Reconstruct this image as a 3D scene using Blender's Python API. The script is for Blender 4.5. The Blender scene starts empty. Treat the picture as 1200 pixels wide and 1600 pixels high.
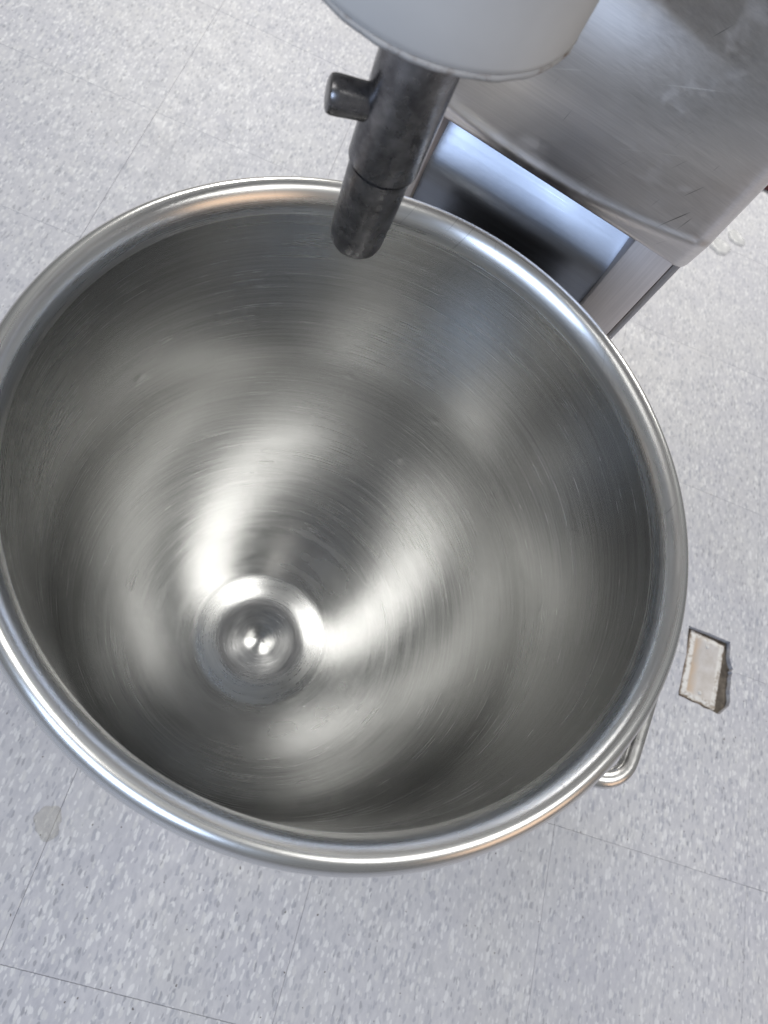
import bpy, bmesh, math, random
from mathutils import Matrix, Vector, noise

# ------------------------------------------------------------------ camera, world, lamps, exposure
SC = bpy.context.scene
COL = SC.collection
R = math.radians

cam_d = bpy.data.cameras.new('camera')
cam = bpy.data.objects.new('camera', cam_d)
COL.objects.link(cam)
rot = Matrix(((0.9252952628584847, -0.34676082712097017, -0.153576057072801),
              (0.24928335734163068, 0.8612846901931199, -0.442771374629646),
              (0.2858084748290933, 0.3714103003597532, 0.8833843469875077)))
cam.matrix_world = Matrix.Translation((-0.0468932, -0.20131518, 0.99828488)) @ rot.to_4x4()
cam_d.sensor_fit = 'VERTICAL'
cam_d.sensor_height = 36.0
cam_d.lens = 36.0 * 1185 / 1600
cam_d.clip_start = 0.01
cam_d.clip_end = 100
cam_d.dof.use_dof = True
cam_d.dof.focus_distance = 0.52
cam_d.dof.aperture_fstop = 12.0
SC.camera = cam

world = bpy.data.worlds.new('World')
SC.world = world
world.use_nodes = True
bg = world.node_tree.nodes['Background']
bg.inputs['Color'].default_value = (0.95, 0.98, 1.0, 1)
bg.inputs['Strength'].default_value = 0.205

def area_lamp(name, loc, target, sx, sy, power, color):
    d = bpy.data.lights.new(name, 'AREA')
    d.shape = 'RECTANGLE'
    d.size, d.size_y = sx, sy
    d.energy = power
    d.color = color
    o = bpy.data.objects.new(name, d)
    COL.objects.link(o)
    o.location = loc
    o.rotation_euler = (Vector(target) - Vector(loc)).to_track_quat('-Z', 'Y').to_euler()
    return o

FLUO = (1.0, 0.985, 0.95)
for (lx, ly, lw, ll, lp) in ((1.27, -0.38, 1.45, 1.0, 23), (-1.13, -0.14, 1.35, 1.0, 21.5),
                             (1.50, 3.3, 0.60, 1.6, 112), (-1.20, 3.5, 0.60, 1.6, 112)):  # this far pair is added fill, brightens the floor at the back
    area_lamp('ceiling_and_fill_lamp', (lx, ly, 2.7), (lx, ly, 0), lw, ll, lp, FLUO if ly < 1 else (1.0, 0.97, 0.91))
area_lamp('window_light', (-1.25, -2.9, 2.35), (0, 0, 0.6), 2.2, 1.4, 62, (0.58, 0.73, 1.0))
area_lamp('warm_bounce_fill', (3.0, -1.7, 1.5), (0, 0, 0.6), 1.6, 1.4, 9, (1.0, 0.66, 0.42))  # added fill standing in for warm wall bounce, gives peach accents on the rim

SC.view_settings.view_transform = 'Standard'
SC.view_settings.look = 'None'
SC.view_settings.exposure = 0.13
SC.view_settings.gamma = 1.0
SC.view_settings.use_curve_mapping = False
SC.cycles.max_bounces = 16
SC.cycles.glossy_bounces = 12
SC.cycles.diffuse_bounces = 4
SC.cycles.caustics_reflective = True
SC.cycles.sample_clamp_indirect = 6.0

rng = random.Random(11)

# ------------------------------------------------------------------ helpers
def tag(o, label=None, cat=None, group=None, kind=None):
    if label: o['label'] = label
    if cat: o['category'] = cat
    if group: o['group'] = group
    if kind: o['kind'] = kind
    return o

def empty(name, loc, rz=0.0):
    o = bpy.data.objects.new(name, None)
    o.empty_display_size = 0.05
    COL.objects.link(o)
    o.location = loc
    o.rotation_euler = (0, 0, rz)
    return o

def link(name, me, mat, parent=None, smooth=True, loc=(0, 0, 0)):
    o = bpy.data.objects.new(name, me)
    COL.objects.link(o)
    if mat is not None and not me.materials:
        me.materials.append(mat)
    if smooth:
        me.polygons.foreach_set('use_smooth', [True] * len(me.polygons))
    if parent is not None:
        o.parent = parent
    o.location = loc
    me.update()
    return o

def pydata(name, verts, faces):
    me = bpy.data.meshes.new(name)
    me.from_pydata(verts, [], faces)
    me.update()
    return me

def bm_mesh(name, bm):
    bmesh.ops.recalc_face_normals(bm, faces=bm.faces[:])
    me = bpy.data.meshes.new(name)
    bm.to_mesh(me)
    bm.free()
    return me

def auto_smooth(me, angle=35):
    bm = bmesh.new(); bm.from_mesh(me)
    for e in bm.edges:
        if len(e.link_faces) == 2 and e.calc_face_angle(0) > R(angle):
            e.smooth = False
    bm.to_mesh(me); bm.free()

def lathe(name, prof, n=128, cx=0.0, cy=0.0, disp=None, cap_ends=False):
    """prof: list of (r, z); r==0 becomes a pole."""
    verts, rows = [], []
    for (r, z) in prof:
        if r < 1e-6:
            rows.append([len(verts)]); verts.append((cx, cy, z))
        else:
            row = []
            for i in range(n):
                a = 2 * math.pi * i / n
                dr = disp(a, r, z) if disp else 0.0
                row.append(len(verts))
                verts.append((cx + (r + dr) * math.cos(a), cy + (r + dr) * math.sin(a), z))
            rows.append(row)
    faces = []
    for a, b in zip(rows[:-1], rows[1:]):
        for i in range(n):
            j = (i + 1) % n
            if len(a) == 1 and len(b) > 1: faces.append((a[0], b[j], b[i]))
            elif len(b) == 1 and len(a) > 1: faces.append((a[i], a[j], b[0]))
            elif len(a) > 1: faces.append((a[i], a[j], b[j], b[i]))
    if cap_ends:
        if len(rows[0]) > 1: faces.append(tuple(rows[0][::-1]))
        if len(rows[-1]) > 1: faces.append(tuple(rows[-1]))
    me = pydata(name, verts, faces)
    bm = bmesh.new(); bm.from_mesh(me)
    bmesh.ops.recalc_face_normals(bm, faces=bm.faces[:])
    bm.to_mesh(me); bm.free()
    return me

def box_bm(bm, x0, x1, y0, y1, z0, z1):
    v = [bm.verts.new(p) for p in ((x0,y0,z0),(x1,y0,z0),(x1,y1,z0),(x0,y1,z0),(x0,y0,z1),(x1,y0,z1),(x1,y1,z1),(x0,y1,z1))]
    for f in ((0,3,2,1),(4,5,6,7),(0,1,5,4),(1,2,6,5),(2,3,7,6),(3,0,4,7)):
        bm.faces.new([v[i] for i in f])

def bevel_box(name, x0, x1, y0, y1, z0, z1, bev=0.003, seg=3):
    bm = bmesh.new()
    box_bm(bm, x0, x1, y0, y1, z0, z1)
    if bev:
        bmesh.ops.bevel(bm, geom=bm.edges[:], offset=bev, segments=seg, profile=0.5, affect='EDGES')
    me = bm_mesh(name, bm)
    auto_smooth(me)
    return me

def prism(name, pts, z0, z1, bev=0.0, holes_dark=None):
    """extruded polygon (ccw points)"""
    bm = bmesh.new()
    lo = [bm.verts.new((x, y, z0)) for x, y in pts]
    hi = [bm.verts.new((x, y, z1)) for x, y in pts]
    n = len(pts)
    bm.faces.new(lo[::-1]); top = bm.faces.new(hi)
    for i in range(n):
        bm.faces.new((lo[i], lo[(i+1) % n], hi[(i+1) % n], hi[i]))
    if bev:
        bmesh.ops.bevel(bm, geom=list(top.edges), offset=bev, segments=2, profile=0.5, affect='EDGES')
    return bm_mesh(name, bm)

def tube(name, pts, rad, n=12, closed=False):
    """swept round bar along a polyline"""
    P = [Vector(p) for p in pts]
    verts, faces, rows = [], [], []
    up = Vector((0, 0, 1))
    for i, p in enumerate(P):
        a = P[max(i-1, 0)]; b = P[min(i+1, len(P)-1)]
        t = (b - a).normalized()
        s = t.cross(up)
        if s.length < 1e-4: s = t.cross(Vector((1, 0, 0)))
        s.normalize(); u = s.cross(t).normalized()
        row = []
        for k in range(n):
            an = 2 * math.pi * k / n
            row.append(len(verts)); verts.append(tuple(p + (s * math.cos(an) + u * math.sin(an)) * rad))
        rows.append(row)
    for a, b in zip(rows[:-1], rows[1:]):
        for k in range(n):
            j = (k + 1) % n
            faces.append((a[k], a[j], b[j], b[k]))
    faces.append(tuple(rows[0][::-1])); faces.append(tuple(rows[-1]))
    me = pydata(name, verts, faces)
    bm = bmesh.new(); bm.from_mesh(me); bmesh.ops.recalc_face_normals(bm, faces=bm.faces[:]); bm.to_mesh(me); bm.free()
    return me

# ------------------------------------------------------------------ material node helper
class NT:
    def __init__(self, name):
        self.m = bpy.data.materials.new(name)
        self.m.use_nodes = True
        self.t = self.m.node_tree
        self.b = self.t.nodes['Principled BSDF']
    def n(self, typ, **kw):
        nd = self.t.nodes.new(typ)
        for k, v in kw.items(): setattr(nd, k, v)
        return nd
    def l(self, a, b): self.t.links.new(a, b)
    def setin(self, nd, key, val):
        if hasattr(val, 'is_linked'): self.l(val, nd.inputs[key])
        else: nd.inputs[key].default_value = val
    def math(self, op, a, b=0.0, c=0.0, clamp=False):
        nd = self.n('ShaderNodeMath', operation=op); nd.use_clamp = clamp
        for i, v in enumerate((a, b, c)): self.setin(nd, i, v)
        return nd.outputs[0]
    def vmath(self, op, a, b=(0, 0, 0)):
        nd = self.n('ShaderNodeVectorMath', operation=op)
        self.setin(nd, 0, a); self.setin(nd, 1, b)
        return nd.outputs[0]
    def noise(self, vec, scale, detail=3, rough=0.55, dist=0.0):
        nd = self.n('ShaderNodeTexNoise')
        self.setin(nd, 'Vector', vec); nd.inputs['Scale'].default_value = scale
        nd.inputs['Detail'].default_value = detail; nd.inputs['Roughness'].default_value = rough
        nd.inputs['Distortion'].default_value = dist
        return nd.outputs['Fac']
    def ramp(self, fac, stops, interp='LINEAR'):
        nd = self.n('ShaderNodeValToRGB'); cr = nd.color_ramp; cr.interpolation = interp
        while len(cr.elements) < len(stops): cr.elements.new(0.5)
        for e, (p, c) in zip(cr.elements, stops):
            e.position = p; e.color = c if len(c) == 4 else (*c, 1)
        self.setin(nd, 'Fac', fac)
        return nd.outputs['Color']
    def mix(self, fac, a, b, blend='MIX'):
        nd = self.n('ShaderNodeMix', data_type='RGBA', blend_type=blend)
        self.setin(nd, 'Factor', fac)
        for k, v in ((6, a), (7, b)):
            if hasattr(v, 'is_linked'): self.l(v, nd.inputs[k])
            else: nd.inputs[k].default_value = v if len(v) == 4 else (*v, 1)
        return nd.outputs[2]
    def maprange(self, v, a, b, c, d, clamp=True):
        nd = self.n('ShaderNodeMapRange'); nd.clamp = clamp
        for i, x in enumerate((v, a, b, c, d)): self.setin(nd, i, x)
        return nd.outputs[0]
    def combine(self, x, y, z):
        nd = self.n('ShaderNodeCombineXYZ')
        for i, v in enumerate((x, y, z)): self.setin(nd, i, v)
        return nd.outputs[0]
    def sep(self, v):
        nd = self.n('ShaderNodeSeparateXYZ'); self.setin(nd, 0, v)
        return nd.outputs
    def bump(self, h, strength=0.1, dist=0.001):
        nd = self.n('ShaderNodeBump'); nd.inputs['Strength'].default_value = strength
        nd.inputs['Distance'].default_value = dist; self.setin(nd, 'Height', h)
        self.l(nd.outputs[0], self.b.inputs['Normal'])
    def obj(self): return self.n('ShaderNodeTexCoord').outputs['Object']
    def pos(self): return self.n('ShaderNodeNewGeometry').outputs['Position']
    def set(self, **kw):
        names = dict(color='Base Color', metal='Metallic', rough='Roughness', aniso='Anisotropic', anirot='Anisotropic Rotation', spec='Specular IOR Level')
        for k, v in kw.items(): self.setin(self.b, names[k], v if not (isinstance(v, tuple) and len(v) == 3) else (*v, 1))
        return self

def hairlines(T, vec, scale, width):
    """thin wandering scratch lines from a narrow band of a smooth noise"""
    n = T.noise(vec, scale, detail=0.5)
    d = T.math('ABSOLUTE', T.math('SUBTRACT', n, 0.5))
    return T.maprange(d, 0.0, width, 1.0, 0.0)

def straight_scratches(T, o, ang, fine, length, lo_, hi_, mask_scale, m0, m1, off=0.0):
    ca, sa = math.cos(R(ang)), math.sin(R(ang))
    s = T.sep(o)
    a = T.math('ADD', T.math('MULTIPLY', s[0], ca), T.math('MULTIPLY', s[2], sa))
    b = T.math('ADD', T.math('MULTIPLY', s[0], -sa), T.math('MULTIPLY', s[2], ca))
    n = T.noise(T.combine(T.math('MULTIPLY', a, length), T.math('MULTIPLY', b, fine), T.math('MULTIPLY', s[1], 3.0)), 1.0, 1.5, 0.5)
    m = T.maprange(n, lo_, hi_, 0, 1)
    return T.math('MULTIPLY', m, T.maprange(T.noise(T.vmath('ADD', o, (off, 0, off)), mask_scale, 2), m0, m1, 0, 1))

# brushed steel turned on a lathe (grain runs round the axis)
def mat_turned(name, rough, aniso, color, streak=0.10, scratches=True):
    T = NT(name)
    o = T.obj(); s = T.sep(o)
    r = T.math('SQRT', T.math('ADD', T.math('MULTIPLY', s[0], s[0]), T.math('MULTIPLY', s[1], s[1])))
    rr = T.math('MAXIMUM', r, 0.002)
    cx = T.math('DIVIDE', s[0], rr); cy = T.math('DIVIDE', s[1], rr)
    arc = T.math('ADD', s[2], T.math('MULTIPLY', r, -0.9))
    v1 = T.combine(T.math('MULTIPLY', cx, 1.1), T.math('MULTIPLY', cy, 1.1), T.math('MULTIPLY', arc, 430.0))
    v2 = T.combine(T.math('MULTIPLY', cx, 2.2), T.math('MULTIPLY', cy, 2.2), T.math('MULTIPLY', arc, 1250.0))
    n1 = T.noise(v1, 1.0, 3, 0.6); n2 = T.noise(v2, 1.0, 2, 0.6)
    patch = T.noise(o, 9.0, 3, 0.6)
    patch2 = T.noise(o, 34.0, 2, 0.5)
    st = T.math('ADD', T.math('MULTIPLY', n1, 0.6), T.math('MULTIPLY', n2, 0.4))
    rg = T.math('ADD', rough, T.math('MULTIPLY', T.math('SUBTRACT', st, 0.5), streak * 2.2))
    rg = T.math('ADD', rg, T.math('MULTIPLY', T.math('SUBTRACT', patch, 0.5), streak * 1.3))
    col = T.mix(T.maprange(st, 0.3, 0.7, 0, 1), tuple(c * 0.84 for c in color), tuple(min(1, c * 1.10) for c in color))
    h = st
    if scratches:
        # fine straight-ish hairline scratches crossing the grain, in worn patches
        hl = T.math('MAXIMUM', straight_scratches(T, o, 72, 700, 26, 0.70, 0.76, 14.0, 0.50, 0.60, 1.0), straight_scratches(T, o, 128, 760, 24, 0.70, 0.76, 13.0, 0.51, 0.62, 4.0))
        hl = T.math('MULTIPLY', hl, T.maprange(s[2], 0.26, 0.34, 0.0, 1.0))
        # broken bright circumferential scuffs
        sc = T.maprange(n2, 0.60, 0.80, 0, 1)
        sc = T.math('MULTIPLY', sc, T.maprange(patch2, 0.5, 0.75, 0, 1))
        col = T.mix(T.math('MULTIPLY', hl, 0.35), col, (0.2, 0.2, 0.2))
        rg = T.math('ADD', rg, T.math('MULTIPLY', sc, 0.10))
        worn = T.math('MULTIPLY', T.maprange(T.math('ABSOLUTE', T.math('SUBTRACT', r, 0.054)), 0.0, 0.016, 1.0, 0.0), T.maprange(T.noise(o, 160.0, 4, 0.7), 0.3, 0.7, 0.4, 1.0))
        rg = T.math('ADD', rg, T.math('MULTIPLY', worn, 0.09))
        h = st
    T.bump(h, 0.06, 0.0006)
    tg = T.n('ShaderNodeTangent', direction_type='RADIAL', axis='Z')
    T.l(tg.outputs[0], T.b.inputs['Tangent'])
    T.set(color=col, metal=1.0, rough=T.math('MAXIMUM', rg, 0.05), aniso=aniso, anirot=0.25)
    return T.m

def mat_brushed(name, color, rough, gdir, streak=0.08, marks=0.0, aniso=0.5):
    """flat brushed sheet; gdir = axis of the grain (0 x, 1 y, 2 z) in object space"""
    T = NT(name)
    o = T.obj()
    sc = [900.0, 900.0, 900.0]; sc[gdir] = 14.0
    n1 = T.noise(T.vmath('MULTIPLY', o, tuple(sc)), 1.0, 3, 0.6)
    sc2 = [260.0, 260.0, 260.0]; sc2[gdir] = 5.0
    n2 = T.noise(T.vmath('MULTIPLY', o, tuple(sc2)), 1.0, 2, 0.6)
    patch = T.noise(o, 12.0, 4, 0.6)
    st = T.math('ADD', T.math('MULTIPLY', n1, 0.6), T.math('MULTIPLY', n2, 0.4))
    rg = T.math('ADD', rough, T.math('MULTIPLY', T.math('SUBTRACT', st, 0.5), streak * 2))
    rg = T.math('ADD', rg, T.math('MULTIPLY', T.math('SUBTRACT', patch, 0.5), streak * 1.6))
    col = T.mix(T.maprange(st, 0.3, 0.7, 0, 1), tuple(c * 0.88 for c in color), tuple(min(1, c * 1.06) for c in color))
    if marks:
        hl = T.math('MAXIMUM', straight_scratches(T, o, 64, 420, 16, 0.70, 0.76, 16.0, 0.50, 0.60, 2.0), straight_scratches(T, o, 80, 300, 22, 0.72, 0.78, 22.0, 0.5, 0.6, 5.0))
        hb = T.math('MAXIMUM', straight_scratches(T, o, 28, 380, 7, 0.70, 0.78, 13.0, 0.46, 0.60, 7.0), straight_scratches(T, o, -14, 520, 9, 0.70, 0.78, 11.0, 0.48, 0.60, 11.0))
        col = T.mix(T.math('MULTIPLY', hl, marks), col, (0.13, 0.13, 0.13))
        col = T.mix(T.math('MULTIPLY', hb, marks), col, (0.88, 0.86, 0.83))
        rg = T.math('ADD', rg, T.math('MULTIPLY', hb, 0.15))
        sm = T.maprange(T.noise(o, 26.0, 5, 0.7), 0.56, 0.72, 0, 1)
        rg = T.math('ADD', rg, T.math('MULTIPLY', sm, 0.20))
    T.bump(st, 0.06, 0.0004)
    T.set(color=col, metal=1.0, rough=T.math('MAXIMUM', rg, 0.06))
    return T.m

def mat_floor():
    T = NT('vinyl_composition_tile')
    p = T.pos()
    warp = T.n('ShaderNodeTexNoise'); T.setin(warp, 'Vector', p)
    warp.inputs['Scale'].default_value = 110.0; warp.inputs['Detail'].default_value = 3.0
    wv = T.vmath('MULTIPLY', T.vmath('SUBTRACT', warp.outputs['Color'], (0.5, 0.5, 0.5)), (0.0050, 0.0085, 0))
    rnd_ = T.n('ShaderNodeObjectInfo').outputs['Random']
    q = T.vmath('ADD', T.vmath('ADD', p, wv), T.combine(T.math('MULTIPLY', rnd_, 7.3), T.math('MULTIPLY', rnd_, 3.1), 0.0))
    base = T.mix(T.maprange(T.noise(p, 6.0, 3), 0.35, 0.65, 0, 1), (0.372, 0.374, 0.416), (0.415, 0.416, 0.440))
    # soft marbling under the chips
    mb = T.noise(T.vmath('MULTIPLY', q, (1, 0.45, 1)), 150.0, 3, 0.6)
    base = T.mix(T.maprange(mb, 0.35, 0.68, 0, 1), T.mix(0.10, base, (0.25, 0.26, 0.29)), T.mix(0.20, base, (0.66, 0.66, 0.66)))
    def chips(scale, stretch, off, size, frac, cols, amt, base):
        v = T.vmath('ADD', T.vmath('MULTIPLY', q, (1, stretch, 0)), off)
        vo = T.n('ShaderNodeTexVoronoi', voronoi_dimensions='2D', feature='F1')
        T.setin(vo, 'Vector', v); vo.inputs['Scale'].default_value = scale
        vo.inputs['Randomness'].default_value = 1.0
        cs = T.n('ShaderNodeSeparateColor'); T.l(vo.outputs['Color'], cs.inputs[0])
        rad = T.math('MULTIPLY', T.math('ADD', 0.35, T.math('MULTIPLY', cs.outputs[0], 0.75)), size)
        m = T.maprange(T.math('SUBTRACT', rad, vo.outputs['Distance']), 0.0, 0.07, 0, 1)
        m = T.math('MULTIPLY', m, T.math('LESS_THAN', cs.outputs[1], frac))
        c = T.ramp(cs.outputs[2], cols, 'CONSTANT')
        return T.mix(T.math('MULTIPLY', m, amt), base, c)
    W = (0.57, 0.575, 0.59); Wb = (0.49, 0.492, 0.50); G = (0.275, 0.286, 0.325); D = (0.22, 0.227, 0.25); LG = (0.34, 0.347, 0.378)
    base = chips(155.0, 0.38, (0.3, 0.7, 0), 0.46, 0.60, [(0, LG), (0.35, Wb), (0.58, G), (0.80, W)], 0.68, base)
    base = chips(250.0, 0.40, (4.3, 1.7, 0), 0.48, 0.50, [(0, W), (0.40, G), (0.66, Wb), (0.90, D)], 0.70, base)
    base = chips(175.0, 0.24, (9.3, 3.7, 0), 0.25, 0.42, [(0, W), (0.45, G), (0.75, D)], 0.75, base)
    # grime and rare dark specks
    gr = T.maprange(T.noise(p, 3.2, 4, 0.65), 0.5, 0.8, 0, 0.22)
    base = T.mix(gr, base, (0.36, 0.345, 0.31))
    vo = T.n('ShaderNodeTexVoronoi', voronoi_dimensions='2D'); T.setin(vo, 'Vector', q); vo.inputs['Scale'].default_value = 19.0
    base = T.mix(T.math('LESS_THAN', vo.outputs['Distance'], 0.016), base, (0.10, 0.09, 0.085))
    rnd = T.n('ShaderNodeObjectInfo').outputs['Random']
    base = T.mix(T.maprange(rnd, 0, 1, 0.0, 0.22), base, (0.33, 0.335, 0.37))
    rg = T.maprange(T.noise(p, 22.0, 4, 0.6), 0.3, 0.7, 0.40, 0.58)
    T.bump(T.noise(p, 130.0, 2), 0.05, 0.001)
    T.set(color=base, rough=rg, spec=0.35)
    return T.m

def mat_simple(name, c0, c1, rough, scale=60.0, metal=0.0, bump=0.0, spec=0.5, r_var=0.0):
    T = NT(name)
    o = T.obj()
    n = T.noise(o, scale, 4, 0.62)
    col = T.mix(T.maprange(n, 0.35, 0.65, 0, 1), c0, c1)
    rg = rough
    if r_var: rg = T.maprange(T.noise(o, scale * 1.7, 3), 0.3, 0.7, rough - r_var, rough + r_var)
    if bump: T.bump(n, bump, 0.001)
    T.set(color=col, metal=metal, rough=rg, spec=spec)
    return T.m

STEEL = (0.575, 0.576, 0.570)
M = {}
M['bowl'] = mat_turned('turned_stainless', 0.238, 0.45, STEEL, streak=0.12)
M['bowl'].node_tree.nodes['Principled BSDF'].inputs['Specular Tint'].default_value = (0.66, 0.66, 0.655, 1)
M['rim'] = mat_turned('polished_rim_steel', 0.28, 0.3, (0.74, 0.738, 0.73), streak=0.08)
M['rod'] = mat_simple('bright_steel_rod', (0.66, 0.655, 0.64), (0.76, 0.755, 0.75), 0.30, 90, 1.0, 0.0, 0.5, 0.05)
M['apron'] = mat_brushed('worn_brushed_apron', (0.76, 0.73, 0.715), 0.35, 0, 0.09, marks=0.9)
M['panel'] = mat_brushed('brushed_panel', (0.34, 0.362, 0.41), 0.33, 0, 0.13)
M['rail'] = mat_brushed('rail_steel', (0.82, 0.785, 0.785), 0.55, 2, 0.05)
M['body'] = mat_brushed('column_steel', (0.52, 0.51, 0.52), 0.36, 2, 0.05)
M['shaft'] = mat_simple('worn_dark_steel', (0.115, 0.112, 0.116), (0.25, 0.245, 0.25), 0.29, 95, 0.9, 0.03, 0.5, 0.08)
M['paint'] = mat_simple('pale_grey_paint', (0.50, 0.495, 0.485), (0.555, 0.55, 0.54), 0.42, 14, 0.0, 0.0)
def mat_lip():
    T = NT('chipped_lip')
    o = T.obj()
    n = T.noise(o, 70.0, 5, 0.7)
    col = T.mix(T.maprange(n, 0.53, 0.66, 0, 1), (0.38, 0.372, 0.365), (0.16, 0.12, 0.095))
    T.bump(n, 0.4, 0.001)
    T.set(color=col, rough=0.6)
    return T.m
M['lip'] = mat_lip()
M['tile'] = mat_floor()
M['bed'] = mat_simple('dark_joint_bed', (0.045, 0.036, 0.028), (0.12, 0.10, 0.08), 0.9, 60)
M['rubber'] = mat_simple('black_enamel', (0.015, 0.013, 0.013), (0.028, 0.024, 0.024), 0.6, 60)
M['maroon'] = mat_simple('maroon_rubber', (0.045, 0.008, 0.010), (0.075, 0.014, 0.016), 0.6, 70)

# ------------------------------------------------------------------ floor
TILE = 0.3048
GX, GY = 0.77618 , -0.35887         # a grid corner of the tile joints
GAP = 0.00036
bed = bmesh.new(); box_bm(bed, -3.2, 3.6, -3.2, 4.2, -0.06, -0.0090)
floor = tag(link('floor', bm_mesh('floor', bed), M['bed'], smooth=False), kind='structure')

def tile_mesh():
    h = TILE / 2 - GAP / 2
    bm = bmesh.new(); box_bm(bm, -h, h, -h, h, -0.0088, 0.0)
    top = [e for e in bm.edges if all(abs(v.co.z) < 1e-6 for v in e.verts)]
    bmesh.ops.bevel(bm, geom=top, offset=0.00015, segments=1, affect='EDGES')
    return bm_mesh('floor_tile', bm)

tm = tile_mesh(); tm.materials.append(M['tile'])
# ragged opening cut in the tiles round the floor plate (world x, y)
HOLE_ = [(0.6541, 0.2990), (0.6700, 0.2985), (0.6900, 0.2990), (0.7100, 0.2978), (0.7287, 0.2972),
        (0.7297, 0.2850), (0.7290, 0.2740), (0.7306, 0.2660), (0.7330, 0.2600), (0.7362, 0.2549),
        (0.7352, 0.2480), (0.7330, 0.2400), (0.7338, 0.2310), (0.7318, 0.2200), (0.7333, 0.2110),
        (0.7340, 0.2030), (0.7318, 0.1950), (0.7270, 0.1893), (0.7213, 0.1831), (0.7170, 0.1772), (0.7120, 0.1768),
        (0.7010, 0.1790), (0.6890, 0.1786), (0.6800, 0.1815), (0.6690, 0.1812), (0.6560, 0.1832), (0.6459, 0.1838),
        (0.6452, 0.1900), (0.6475, 0.2050), (0.6500, 0.2300), (0.6520, 0.2505), (0.6532, 0.2700), (0.6534, 0.2850)]
HOLE = [(0.6910 + (x - 0.6910) * 1.035, 0.2390 + (y - 0.2390) * 1.025) for x, y in HOLE_]
yj = GY + 2 * TILE
def cut_tile(x0, y0, upper):
    h = GAP / 2
    xa, xb, ya, yb = x0 + h, x0 + TILE - h, y0 + h, y0 + TILE - h
    if upper:
        ring = [p for p in HOLE if p[1] > ya + 0.001]
        right = sorted([p for p in ring if p[0] > 0.7270 and p[1] < 0.2976], key=lambda p: p[1])
        topr = sorted([p for p in ring if p[1] >= 0.2976], key=lambda p: -p[0])
        left = sorted([p for p in ring if p[0] < 0.66 and p[1] < 0.2976], key=lambda p: -p[1])
        notch = [(0.735, ya)] + right + topr + left + [(0.6522, ya)]        # right to left
        pts = [(xa, ya)] + notch[::-1] + [(xb, ya), (xb, yb), (xa, yb)]
    else:
        ring = [p for p in HOLE if p[1] < yb - 0.001]
        i0 = [i for i, p in enumerate(HOLE) if p[1] < yb - 0.001]
        notch = [(0.7345, yb)] + [HOLE[i] for i in i0] + [(0.6520, yb)]     # right, round the bottom, to left
        pts = [(xa, ya), (xb, ya), (xb, yb)] + notch + [(xa, yb)]
    return prism('floor_tile', pts, -0.0088, 0.0, 0.0)

ix0, ix1, iy0, iy1 = -8, 4, -5, 8
for i in range(ix0, ix1):
    for j in range(iy0, iy1):
        x0, y0 = GX + i * TILE, GY + j * TILE
        if i == -1 and j in (1, 2):
            link('floor_tile', cut_tile(x0, y0, j == 2), M['tile'], floor, smooth=False)
            continue
        o = bpy.data.objects.new('floor_tile', tm)
        COL.objects.link(o)
        o.parent = floor
        o.location = (x0 + TILE / 2 + rng.uniform(-0.0001, 0.0001), y0 + TILE / 2 + rng.uniform(-0.0001, 0.0001), rng.uniform(-0.00015, 0.0))

# ---- blank cover plate let into the cut-out
plate_c = Vector((0.6873, 0.2397, 0.0))
pl = empty('floor_cover_plate', (plate_c.x, plate_c.y, -0.0088), R(-6.2))
tag(pl, 'small white blank cover plate with two screws let into a ragged floor cut-out', 'cover plate')
def plate_mesh():
    bm = bmesh.new()
    lv = []
    for (hx, hy, z) in ((0.0325, 0.0565, 0.0), (0.0322, 0.0562, 0.0022), (0.0255, 0.0490, 0.0042), (0.0235, 0.0470, 0.0044), (0.0215, 0.0450, 0.0036)):
        ring = []
        rad = 0.003
        for cxs, cys, a0 in ((1, 1, 0), (-1, 1, 90), (-1, -1, 180), (1, -1, 270)):
            for k in range(5):
                a = R(a0 + 90 * k / 4)
                jx = 0.0004 * math.sin(13 * a + hx * 900)
                ring.append(bm.verts.new((cxs * (hx - rad) + (rad + jx) * math.cos(a), cys * (hy - rad) + (rad + jx) * math.sin(a), z)))
        lv.append(ring)
    n = len(lv[0])
    for a, b in zip(lv[:-1], lv[1:]):
        for i in range(n):
            bm.faces.new((a[i], a[(i+1) % n], b[(i+1) % n], b[i]))
    bm.faces.new(lv[-1]); bm.faces.new(lv[0][::-1])
    return bm_mesh('plate', bm)
def mat_plate():
    T = NT('stained_white_plate')
    o = T.obj(); s = T.sep(o)
    dx = T.math('ABSOLUTE', s[0]); dy = T.math('ABSOLUTE', s[1])
    inner = T.math('MULTIPLY', T.maprange(dx, 0.0235, 0.0205, 0, 1), T.maprange(dy, 0.049, 0.044, 0, 1))
    n = T.noise(o, 48.0, 4, 0.6)
    stain = T.mix(T.maprange(n, 0.35, 0.7, 0, 1), (0.47, 0.45, 0.445), (0.38, 0.35, 0.325))
    leftb = T.maprange(T.math('ADD', s[0], T.math('MULTIPLY', T.math('SUBTRACT', n, 0.5), 0.03)), -0.008, -0.022, 0, 0.6)
    stain = T.mix(leftb, stain, (0.40, 0.27, 0.15))
    white = T.mix(T.maprange(T.noise(o, 120.0, 4, 0.7), 0.50, 0.66, 0, 0.85), (0.56, 0.55, 0.535), (0.25, 0.20, 0.155))
    edge = T.math('MAXIMUM', T.math('SUBTRACT', dx, 0.0325), T.math('SUBTRACT', dy, 0.0565))
    edge = T.maprange(T.math('ADD', edge, T.math('MULTIPLY', T.math('SUBTRACT', T.noise(o, 140.0, 4, 0.7), 0.5), 0.012)), -0.0034, -0.0012, 0, 1)
    T.bump(n, 0.2, 0.001)
    T.set(color=T.mix(T.math('MULTIPLY', edge, 0.9), T.mix(inner, white, stain), (0.12, 0.08, 0.05)), rough=0.42)
    return T.m
pm = link('plate', plate_mesh(), mat_plate(), pl)
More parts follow.
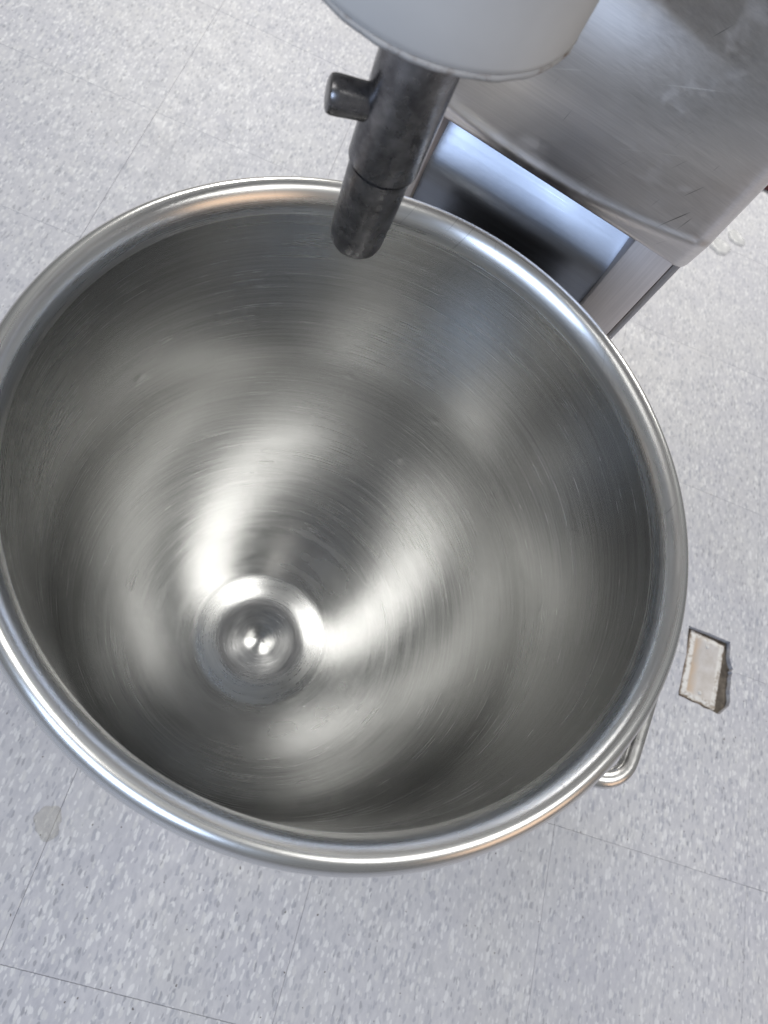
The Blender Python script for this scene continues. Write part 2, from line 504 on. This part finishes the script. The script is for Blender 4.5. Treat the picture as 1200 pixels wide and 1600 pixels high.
auto_smooth(pm.data, 50)
def screw_mesh():
    bm = bmesh.new()
    bmesh.ops.create_cone(bm, cap_ends=True, segments=20, radius1=0.0034, radius2=0.0026, depth=0.0016)
    box_bm(bm, -0.0024, 0.0024, -0.0004, 0.0004, 0.0008, 0.00095)
    return bm_mesh('screw', bm)
sm_ = screw_mesh()
for yy in (0.0395, -0.0395):
    link('screw', sm_, M['paint'], pl, smooth=False, loc=(0.001, yy, 0.0042))

# ---- dried drips on the floor
def blob_mesh(name, rad, h, seed, n=36, wob=0.16, flat=0.55):
    r_ = random.Random(seed); ph = [r_.uniform(0, 6.28) for _ in range(4)]
    prof = [(1.0, 0.0), (0.985, 0.35), (0.93, 0.75), (flat + 0.2, 1.0), (flat, 0.86), (0.25, 0.80)]
    verts, faces, rows = [], [], []
    for (f, z) in prof:
        row = []
        for i in range(n):
            a = 2 * math.pi * i / n
            w = 1 + wob * (0.5 * math.sin(2 * a + ph[0]) + 0.3 * math.sin(3 * a + ph[1]) + 0.2 * math.sin(7 * a + ph[2]))
            row.append(len(verts)); verts.append((rad * f * w * math.cos(a), rad * f * w * math.sin(a), h * z))
        rows.append(row)
    c = len(verts); verts.append((0, 0, h * 0.8))
    for a, b in zip(rows[:-1], rows[1:]):
        for i in range(n): faces.append((a[i], a[(i+1) % n], b[(i+1) % n], b[i]))
    for i in range(n): faces.append((rows[-1][i], rows[-1][(i+1) % n], c))
    return pydata(name, verts, faces)
def mat_glue(name, col, alpha_t):
    T = NT(name)
    n = T.noise(T.obj(), 130.0, 3)
    T.set(color=T.mix(T.maprange(n, 0.35, 0.65, 0, 1), col, tuple(c * 0.8 for c in col)), rough=0.25)
    T.b.inputs['Alpha'].default_value = alpha_t
    return T.m
M['glue'] = mat_glue('amber_dried_drip', (0.44, 0.42, 0.36), 0.28)
M['clear'] = mat_glue('clear_drip', (0.74, 0.75, 0.745), 0.40)
g = link('dried_drip', blob_mesh('dried_drip', 0.0165, 0.0009, 5, wob=0.3), M['glue'], loc=(-0.1452, -0.2187, 0.0002))
tag(g, 'yellowish round dried drip stuck on a floor joint', 'drip')
g = link('clear_drip', blob_mesh('clear_drip', 0.024, 0.006, 8, wob=0.22), M['clear'], loc=(0.655, 1.158, 0.0002))
tag(g, 'larger clear hardened drip on the floor beside the mixer column', 'drip', 'clear drips beside the column')
g = link('clear_drip', blob_mesh('clear_drip', 0.020, 0.005, 9, wob=0.2), M['clear'], loc=(0.694, 1.205, 0.0002))
tag(g, 'smaller clear hardened drip touching the larger one by the column', 'drip', 'clear drips beside the column')

# ---- maroon mat, only its corner reaches into view
mt = link('floor_mat', bevel_box('floor_mat', 0.60, 1.25, 1.398, 2.2, 0.0002, 0.012, 0.003), M['maroon'])
tag(mt, 'dark maroon rubber mat lying on the floor behind the mixer', 'mat')

# ------------------------------------------------------------------ mixing bowl
ZR = 0.0040      # rim lift
BZ = 0.196       # foot of the bowl
bowl = empty('mixing_bowl', (0, 0, BZ), R(-12))
tag(bowl, 'large empty stainless steel mixing bowl with rolled rim and loop handles', 'mixing bowl')

dents = []       # (angle, z, depth, sigma)
def dent_at(x, y, z, depth, sig): dents.append((math.atan2(y, x), z, depth, sig))

def bowl_profile():
    P = []
    # inner wall from the rim downwards
    for k in range(120):
        t = k / 120
        P.append((0.1832 - 0.0062 * t, 0.6250 + ZR - 0.1670 * t))
    r0, zt, zb = 0.1770, 0.628 + ZR - 0.170, 0.2085
    N = 170
    for k in range(N + 1):
        th = (math.pi / 2) * k / N
        r = r0 * max(math.cos(th), 0.0) ** (2 / 1.85)
        z = zt - (zt - zb) * math.sin(th) ** (2 / 2.1)
        if r < 0.066: break
        P.append((r, z))
    rl, zl = P[-1]
    # shallow raised boss with a soft foot, small button in its middle
    for k in range(1, 56):
        r = rl * (1 - k / 56)
        base = zb + (zl - zb) * (r / rl) ** 1.3
        boss = 0.0130 * (0.5 + 0.5 * math.cos(math.pi * min(1.0, r / 0.054)))
        btn = 0.0032 * (0.5 + 0.5 * math.cos(math.pi * min(1.0, r / 0.017)))
        P.append((r, base + boss + btn))
    # even out the curvature (spun sheet has no sharp change of bend)
    for it in range(60):
        Q = P[:]
        for q in range(3, len(P) - 1):
            wgt = 0.5 if P[q][0] > 0.07 else (0.5 if it < 6 else 0.0)
            mr = (P[q-1][0] + P[q+1][0]) / 2; mz = (P[q-1][1] + P[q+1][1]) / 2
            Q[q] = (P[q][0] + (mr - P[q][0]) * wgt, P[q][1] + (mz - P[q][1]) * wgt)
        P = Q
    P.append((0.0, P[-1][1] + 0.00002))
    return P, zb

prof, ZL = bowl_profile()

def hit_wall(px, py):
    """where the camera ray through a photo pixel meets the inner bowl wall (for the dents)"""
    d = rot @ Vector(((px - 600) / 1185, -(py - 800) / 1185, -1.0))
    o = cam.matrix_world.translation
    prof_s = sorted(((z, r) for r, z in prof if r > 0.05))
    def rad(z):
        for (za, ra), (zb_, rb) in zip(prof_s[:-1], prof_s[1:]):
            if za <= z <= zb_: return ra + (rb - ra) * (z - za) / max(zb_ - za, 1e-9)
        return None
    inside = False
    for k in range(4000):
        t = 0.2 + k * 0.0002
        p = o + d * t
        rr = rad(p.z); q = math.hypot(p.x, p.y)
        if rr is None: continue
        if q < rr: inside = True
        elif inside: return p
    return None

for (px, py, dep, sg) in ((218, 590, .00022, .0026), (229, 621, .00016, .0020), (545, 587, .00026, .0024), (678, 657, .00028, .0024),
                          (622, 716, .00026, .0024), (803, 845, -.00020, .0022), (845, 955, -.00028, .0028), (75, 770, .00020, .0022),
                          (770, 768, .00020, .0022)):
    p = hit_wall(px, py)
    if p: dent_at(p.x, p.y, p.z, dep, sg)

def wall_disp(a, r, z):
    d = 0.0
    if r > 0.07:
        d += 0.00008 * math.sin(z * 70 + 1.3) + 0.000012 * math.sin(z * 391 + 0.5 * math.sin(2 * a))
        d += 0.00016 * math.sin(3 * a + z * 30) * min(1, (r - 0.07) / 0.05)
        for (da, dz, dep, sg) in dents:
            if abs(z - dz) < 4 * sg:
                da_ = (a - R(12) - da + math.pi) % (2 * math.pi) - math.pi
                e = ((da_ * r) ** 2 + (z - dz) ** 2) / (2 * sg * sg)
                if e < 8: d += dep * math.exp(-e)
    return d
# lathe angle is in the bowl's own frame (turned by -12 deg): world angle = a - 12 deg
outer = [(0.0, ZL - 0.006), (0.03, ZL - 0.006)]
for k in range(40, -1, -1):
    th = (math.pi / 2) * k / 40
    r = 0.1805 * max(math.cos(th), 0.0) ** (2 / 1.85)
    z = 0.462 - (0.462 - 0.2035) * math.sin(th) ** (2 / 2.1)
    if r > 0.04: outer.append((r, z))
outer += [(0.1830, 0.54), (0.1862, 0.6256 + ZR), (0.1832, 0.6252 + ZR)]
sh = lathe('bowl_shell', [(r, z - BZ) for r, z in prof], 640, disp=lambda a, r, z: wall_disp(a, r, z + BZ))
# join inner and outer skins into one mesh
so = lathe('outer_skin', [(r, z - BZ) for r, z in outer], 160)
bm = bmesh.new(); bm.from_mesh(sh)
for f in bm.faces:
    f.normal_update()
bm.from_mesh(so)
bm.to_mesh(sh); bm.free()
bpy.data.meshes.remove(so)
# inner skin must face inwards
link('bowl_shell', sh, M['bowl'], bowl)

rim_prof = []
ctrl = [(0.1832, 0.6247), (0.1836, 0.6288), (0.1846, 0.6328), (0.1863, 0.6367), (0.1886, 0.6398), (0.1912, 0.6418), (0.1939, 0.6425), (0.1965, 0.6417),
        (0.1988, 0.6396), (0.2005, 0.6366), (0.2013, 0.6328), (0.2011, 0.6288), (0.2000, 0.6256), (0.1981, 0.6236), (0.1956, 0.6232), (0.1933, 0.6248)]
for i in range(len(ctrl) - 1):
    p0 = ctrl[max(i-1, 0)]; p1 = ctrl[i]; p2 = ctrl[i+1]; p3 = ctrl[min(i+2, len(ctrl)-1)]
    for s in range(4):
        t = s / 4
        q = []
        for c in range(2):
            q.append(0.5 * (2*p1[c] + (p2[c]-p0[c])*t + (2*p0[c]-5*p1[c]+4*p2[c]-p3[c])*t*t + (3*p1[c]-p0[c]-3*p2[c]+p3[c])*t**3))
        rim_prof.append(tuple(q))
rim_prof.append(ctrl[-1])
def rim_disp(a, r, z):
    return 0.00012 * math.sin(5 * a + 1) + 0.00008 * math.sin(11 * a + 2.0)
link('rolled_rim', lathe('rolled_rim', [(r, z + ZR - BZ + 0.0002) for r, z in rim_prof], 384, disp=rim_disp), M['rim'], bowl)

# loop handles on both sides
for sx in (1, -1):
    pts = []
    zc, yo, xo, xi, rc = (0.580, 0.0655, 0.2270, 0.184, 0.022) if sx > 0 else (0.520, 0.066, 0.214, 0.184, 0.016)   # the far one has dropped
    zend = 0.573
    pts.append((xi, -yo, zend))
    for k in range(9):
        a = R(-90 + 90 * k / 8)
        pts.append((xo - rc + rc * math.cos(a), -yo + rc + rc * math.sin(a), zc))
    for k in range(9):
        a = R(0 + 90 * k / 8)
        pts.append((xo - rc + rc * math.cos(a), yo - rc + rc * math.sin(a), zc))
    pts.append((xi, yo, zend))
    pts = [(sx * x, y, z - BZ) for x, y, z in pts]
    # the loop ends sit on the curved wall
    xe = math.sqrt(0.1895 ** 2 - yo ** 2)
    pts[0] = (sx * xe, -yo, zend - BZ); pts[-1] = (sx * xe, yo, zend - BZ)
    link('handle', tube('handle', pts, 0.0055, 16), M['rod'], bowl)
# ears that rest on the yoke, and the foot ring
for sx in (1, -1):
    xa, xb = sorted((sx * 0.1850, sx * 0.214))
    link('mounting_ear', bevel_box('mounting_ear', xa, xb, -0.03, 0.03, 0.5205 - BZ, 0.534 - BZ, 0.002), M['rod'], bowl)
link('foot_ring', lathe('foot_ring', [(0.078, 0.016), (0.078, 0.002), (0.080, 0.0), (0.084, 0.0), (0.086, 0.002), (0.086, 0.020)], 96), M['rod'], bowl)

# ------------------------------------------------------------------ planetary mixer
mixer = empty('planetary_mixer', (0, 0, 0), R(-12))
tag(mixer, 'floor standing planetary mixer with brushed steel column and dark agitator shaft', 'mixer')
inv = Matrix.Rotation(R(12), 4, 'Z')
def lo(x, y, z): return tuple(inv @ Vector((x, y, z)))      # world -> mixer frame

# planetary spindle housing (pale grey)
hx, hy, hz = lo(-0.0560, 0.1205, 0.0)
link('spindle_housing', lathe('spindle_housing', [(0.0, 0.8225), (0.0560, 0.8225), (0.0598, 0.8230), (0.0612, 0.8243), (0.0618, 0.8270), (0.0620, 0.84), (0.0620, 0.958)], 96, hx, hy), M['paint'], mixer)
auto_smooth(bpy.data.meshes['spindle_housing'])
def lip_disp(a, r, z):
    return 0.0007 * (noise.noise(Vector((math.cos(a) * 9, math.sin(a) * 9, z * 100)))) - 0.0003
link('worn_lip', lathe('worn_lip', [(0.0555, 0.8222), (0.0575, 0.8210), (0.0602, 0.8208), (0.0616, 0.8213), (0.0622, 0.8224), (0.0620, 0.8235), (0.0612, 0.8240)], 128, hx, hy, disp=lip_disp), M['lip'], mixer)
link('planetary_carrier', lathe('planetary_carrier', [(0.0, 0.957), (0.081, 0.957), (0.085, 0.961), (0.085, 0.992), (0.0, 0.992)], 96, hx + 0.03, hy + 0.03), M['paint'], mixer)
auto_smooth(bpy.data.meshes['planetary_carrier'])

# agitator shaft with drive pin
ax, ay, az = lo(-0.0495, 0.086, 0.0)
def shaft_disp(a, r, z):
    return 0.00012 * noise.noise(Vector((math.cos(a) * 3, math.sin(a) * 3, z * 120)))
shaft = link('agitator_shaft', lathe('agitator_shaft', [(0.0, 0.7020), (0.0098, 0.7020), (0.0112, 0.7024), (0.0128, 0.7045), (0.0136, 0.7075), (0.0138, 0.712), (0.0141, 0.722), (0.0146, 0.738), (0.0148, 0.7530)]
     + [(0.0136, 0.7534), (0.0136, 0.7550), (0.0158, 0.7552), (0.0164, 0.7558), (0.0164, 0.766), (0.0167, 0.785), (0.0170, 0.8235)], 72, ax, ay, disp=shaft_disp), M['shaft'], mixer)
auto_smooth(shaft.data, 40)
t = -0.3
dirw = Vector((-math.cos(t), math.sin(t), 0))
dl = inv.to_3x3() @ dirw
pin_prof = [(0.0, 0.0320), (0.0062, 0.0320), (0.0074, 0.0313), (0.0079, 0.0299), (0.0080, 0.0275), (0.0077, 0.020), (0.0076, 0.008)]
pin_me = lathe('drive_pin', pin_prof, 40)
q = dl.to_track_quat('Z', 'Y')
pin_me.transform(Matrix.Translation((ax, ay, 0.7825)) @ q.to_matrix().to_4x4())
auto_smooth(pin_me, 40)
pin = link('drive_pin', pin_me, M['shaft'], shaft)

# column: body, rails, recessed panel, apron
link('column_body', bevel_box('column_body', -0.1270, 0.1270, 0.370, 0.56, 0.06, 0.640, 0.004, 3), M['body'], mixer)
for sx in (1, -1):
    xa, xb = sorted((sx * 0.0855, sx * 0.1200))
    link('slide_rail', bevel_box('slide_rail', xa, xb, 0.3040, 0.3705, 0.062, 0.6215, 0.0012, 2), M['rail'], mixer)
    xa, xb = sorted((sx * 0.1212, sx * 0.1272))
    link('edge_trim', bevel_box('edge_trim', xa, xb, 0.3080, 0.3702, 0.062, 0.6215, 0.002, 2), M['body'], mixer)
def panel_mesh():
    # sheet that leans back under the apron and bends down to the vertical
    P, th, y, z = [], 0.0, 0.3140, 0.545
    y, z = 0.3140, 0.553
    P = [(0.3140, 0.062), (0.3140, 0.40), (0.3140, 0.50), (0.3140, 0.540), (y, z)]
    for k in range(22):
        th = R(29) * min(1.0, k / 6) + R(10) * max(0.0, (k - 6) / 16)
        y += 0.0036 * math.sin(th); z += 0.0036 * math.cos(th)
        P.append((y, z))
    n = len(P); verts = []
    for x in (-0.0853, 0.0853): verts += [(x, y, z) for y, z in P]
    faces = [(i, n + i, n + i + 1, i + 1) for i in range(n - 1)]
    me = pydata('recess_panel', verts, faces)
    bm = bmesh.new(); bm.from_mesh(me)
    bmesh.ops.solidify(bm, geom=bm.faces[:], thickness=0.002)
    bmesh.ops.recalc_face_normals(bm, faces=bm.faces[:])
    bm.to_mesh(me); bm.free()
    auto_smooth(me, 50)
    return me
link('recess_panel', panel_mesh(), M['panel'], mixer)

def apron_mesh():
    verts, faces = [], []
    xl, xr, cr = -0.122, 0.1185, 0.0120
    VC = 0.135
    zs = [0.6195 + 0.0012 * k for k in range(40)]
    while zs[-1] < 1.0: zs.append(zs[-1] + (0.003 if zs[-1] < 0.78 else 0.012))
    def crease(u): return 0.004 + 1.15 * (u + 0.018) ** 2
    def ly(u, v):
        c = crease(u); w = 0.006
        # bulges forward up to the crease, then runs straight up
        x = c - v
        soft = 0.5 * (x + math.sqrt(x * x + w * w))
        soft0 = 0.5 * (c + math.sqrt(c * c + w * w))
        fade = min(1.0, max(0.0, (0.10 - u) / 0.13)); fade = fade * fade * (3 - 2 * fade)
        vc = VC
        gv = min(1.0, max(0.0, (v - 0.05) / (vc - 0.05))) ** 2
        return 0.3035 - 0.26 * (soft0 - soft) + 0.020 * fade * gv - 0.0016 * math.exp(-((v - c - 0.004) / 0.0045) ** 2)
    us = []
    for k in range(9):                                    # left corner arc
        a = R(180 + 90 * k / 8)
        us.append(('c', xl + cr * math.cos(a), cr + cr * math.sin(a), xl))
    for k in range(1, 48): us.append(('f', xl + (xr - xl) * k / 48, 0.0, None))
    for k in range(9):
        a = R(270 + 90 * k / 8)
        us.append(('c', xr + cr * math.cos(a), cr + cr * math.sin(a), xr))
    us = [('s', us[0][1], 0.255, xl)] + us + [('s', us[-1][1], 0.255, xr)]
    n = len(us)
    for z in zs:
        v = z - zs[0]
        rb = max(0.0, 0.003 - v)                      # small radius along the bottom edge
        for (k, x, dy, ub) in us:
            u = x if ub is None else ub
            yy = ly(u, v) + dy + rb * 0.4
            if k == 's': yy = 0.3035 + dy
            verts.append((x, yy, z))
    for i in range(len(zs) - 1):
        for k in range(n - 1):
            faces.append((i*n + k, i*n + k + 1, (i+1)*n + k + 1, (i+1)*n + k))
        faces.append((i*n + n - 1, i*n, (i+1)*n, (i+1)*n + n - 1))
    faces.append(tuple(range(n))[::-1])
    m0 = (len(zs) - 1) * n
    faces.append(tuple(range(m0, m0 + n)))
    me = pydata('column_apron', verts, faces)
    auto_smooth(me, 50)
    return me
link('column_apron', apron_mesh(), M['apron'], mixer)
link('gear_head', bevel_box('gear_head', -0.115, 0.115, 0.06, 0.57, 0.990, 1.24, 0.04, 6), M['paint'], mixer)

# bowl yoke and base (mostly hidden by the bowl)
link('yoke_carriage', bevel_box('yoke_carriage', -0.080, 0.080, 0.268, 0.3138, 0.30, 0.40, 0.006), M['rubber'], mixer)
link('dark_reflection_block', bevel_box('dark_reflection_block', -0.062, 0.062, 0.205, 0.2682, 0.34, 0.555, 0.006), M['rubber'], mixer)  # added unseen black block, darkens the reflection in the recess panel
for sx in (1, -1):
    pts = [(sx * 0.06, 0.285, 0.36)]
    for k in range(9):
        a = R(75 - 75 * k / 8)
        pts.append((sx * 0.203 * math.cos(a), 0.215 * math.sin(a) + 0.03, 0.36 + 0.148 * (k / 8) ** 2))
    pts.append((sx * 0.203, -0.035, 0.508))
    link('yoke_arm', tube('yoke_arm', pts, 0.0125, 14), M['body'], mixer)
link('base_plate', bevel_box('base_plate', -0.17, 0.17, -0.08, 0.57, 0.012, 0.0605, 0.01), M['body'], mixer)
for sx in (1, -1):
    for y in (-0.04, 0.53):
        link('foot', lathe('foot', [(0.0, 0.0003), (0.022, 0.0003), (0.024, 0.003), (0.020, 0.0125), (0.0, 0.0125)], 32, sx * 0.135, y), M['rubber'], mixer)
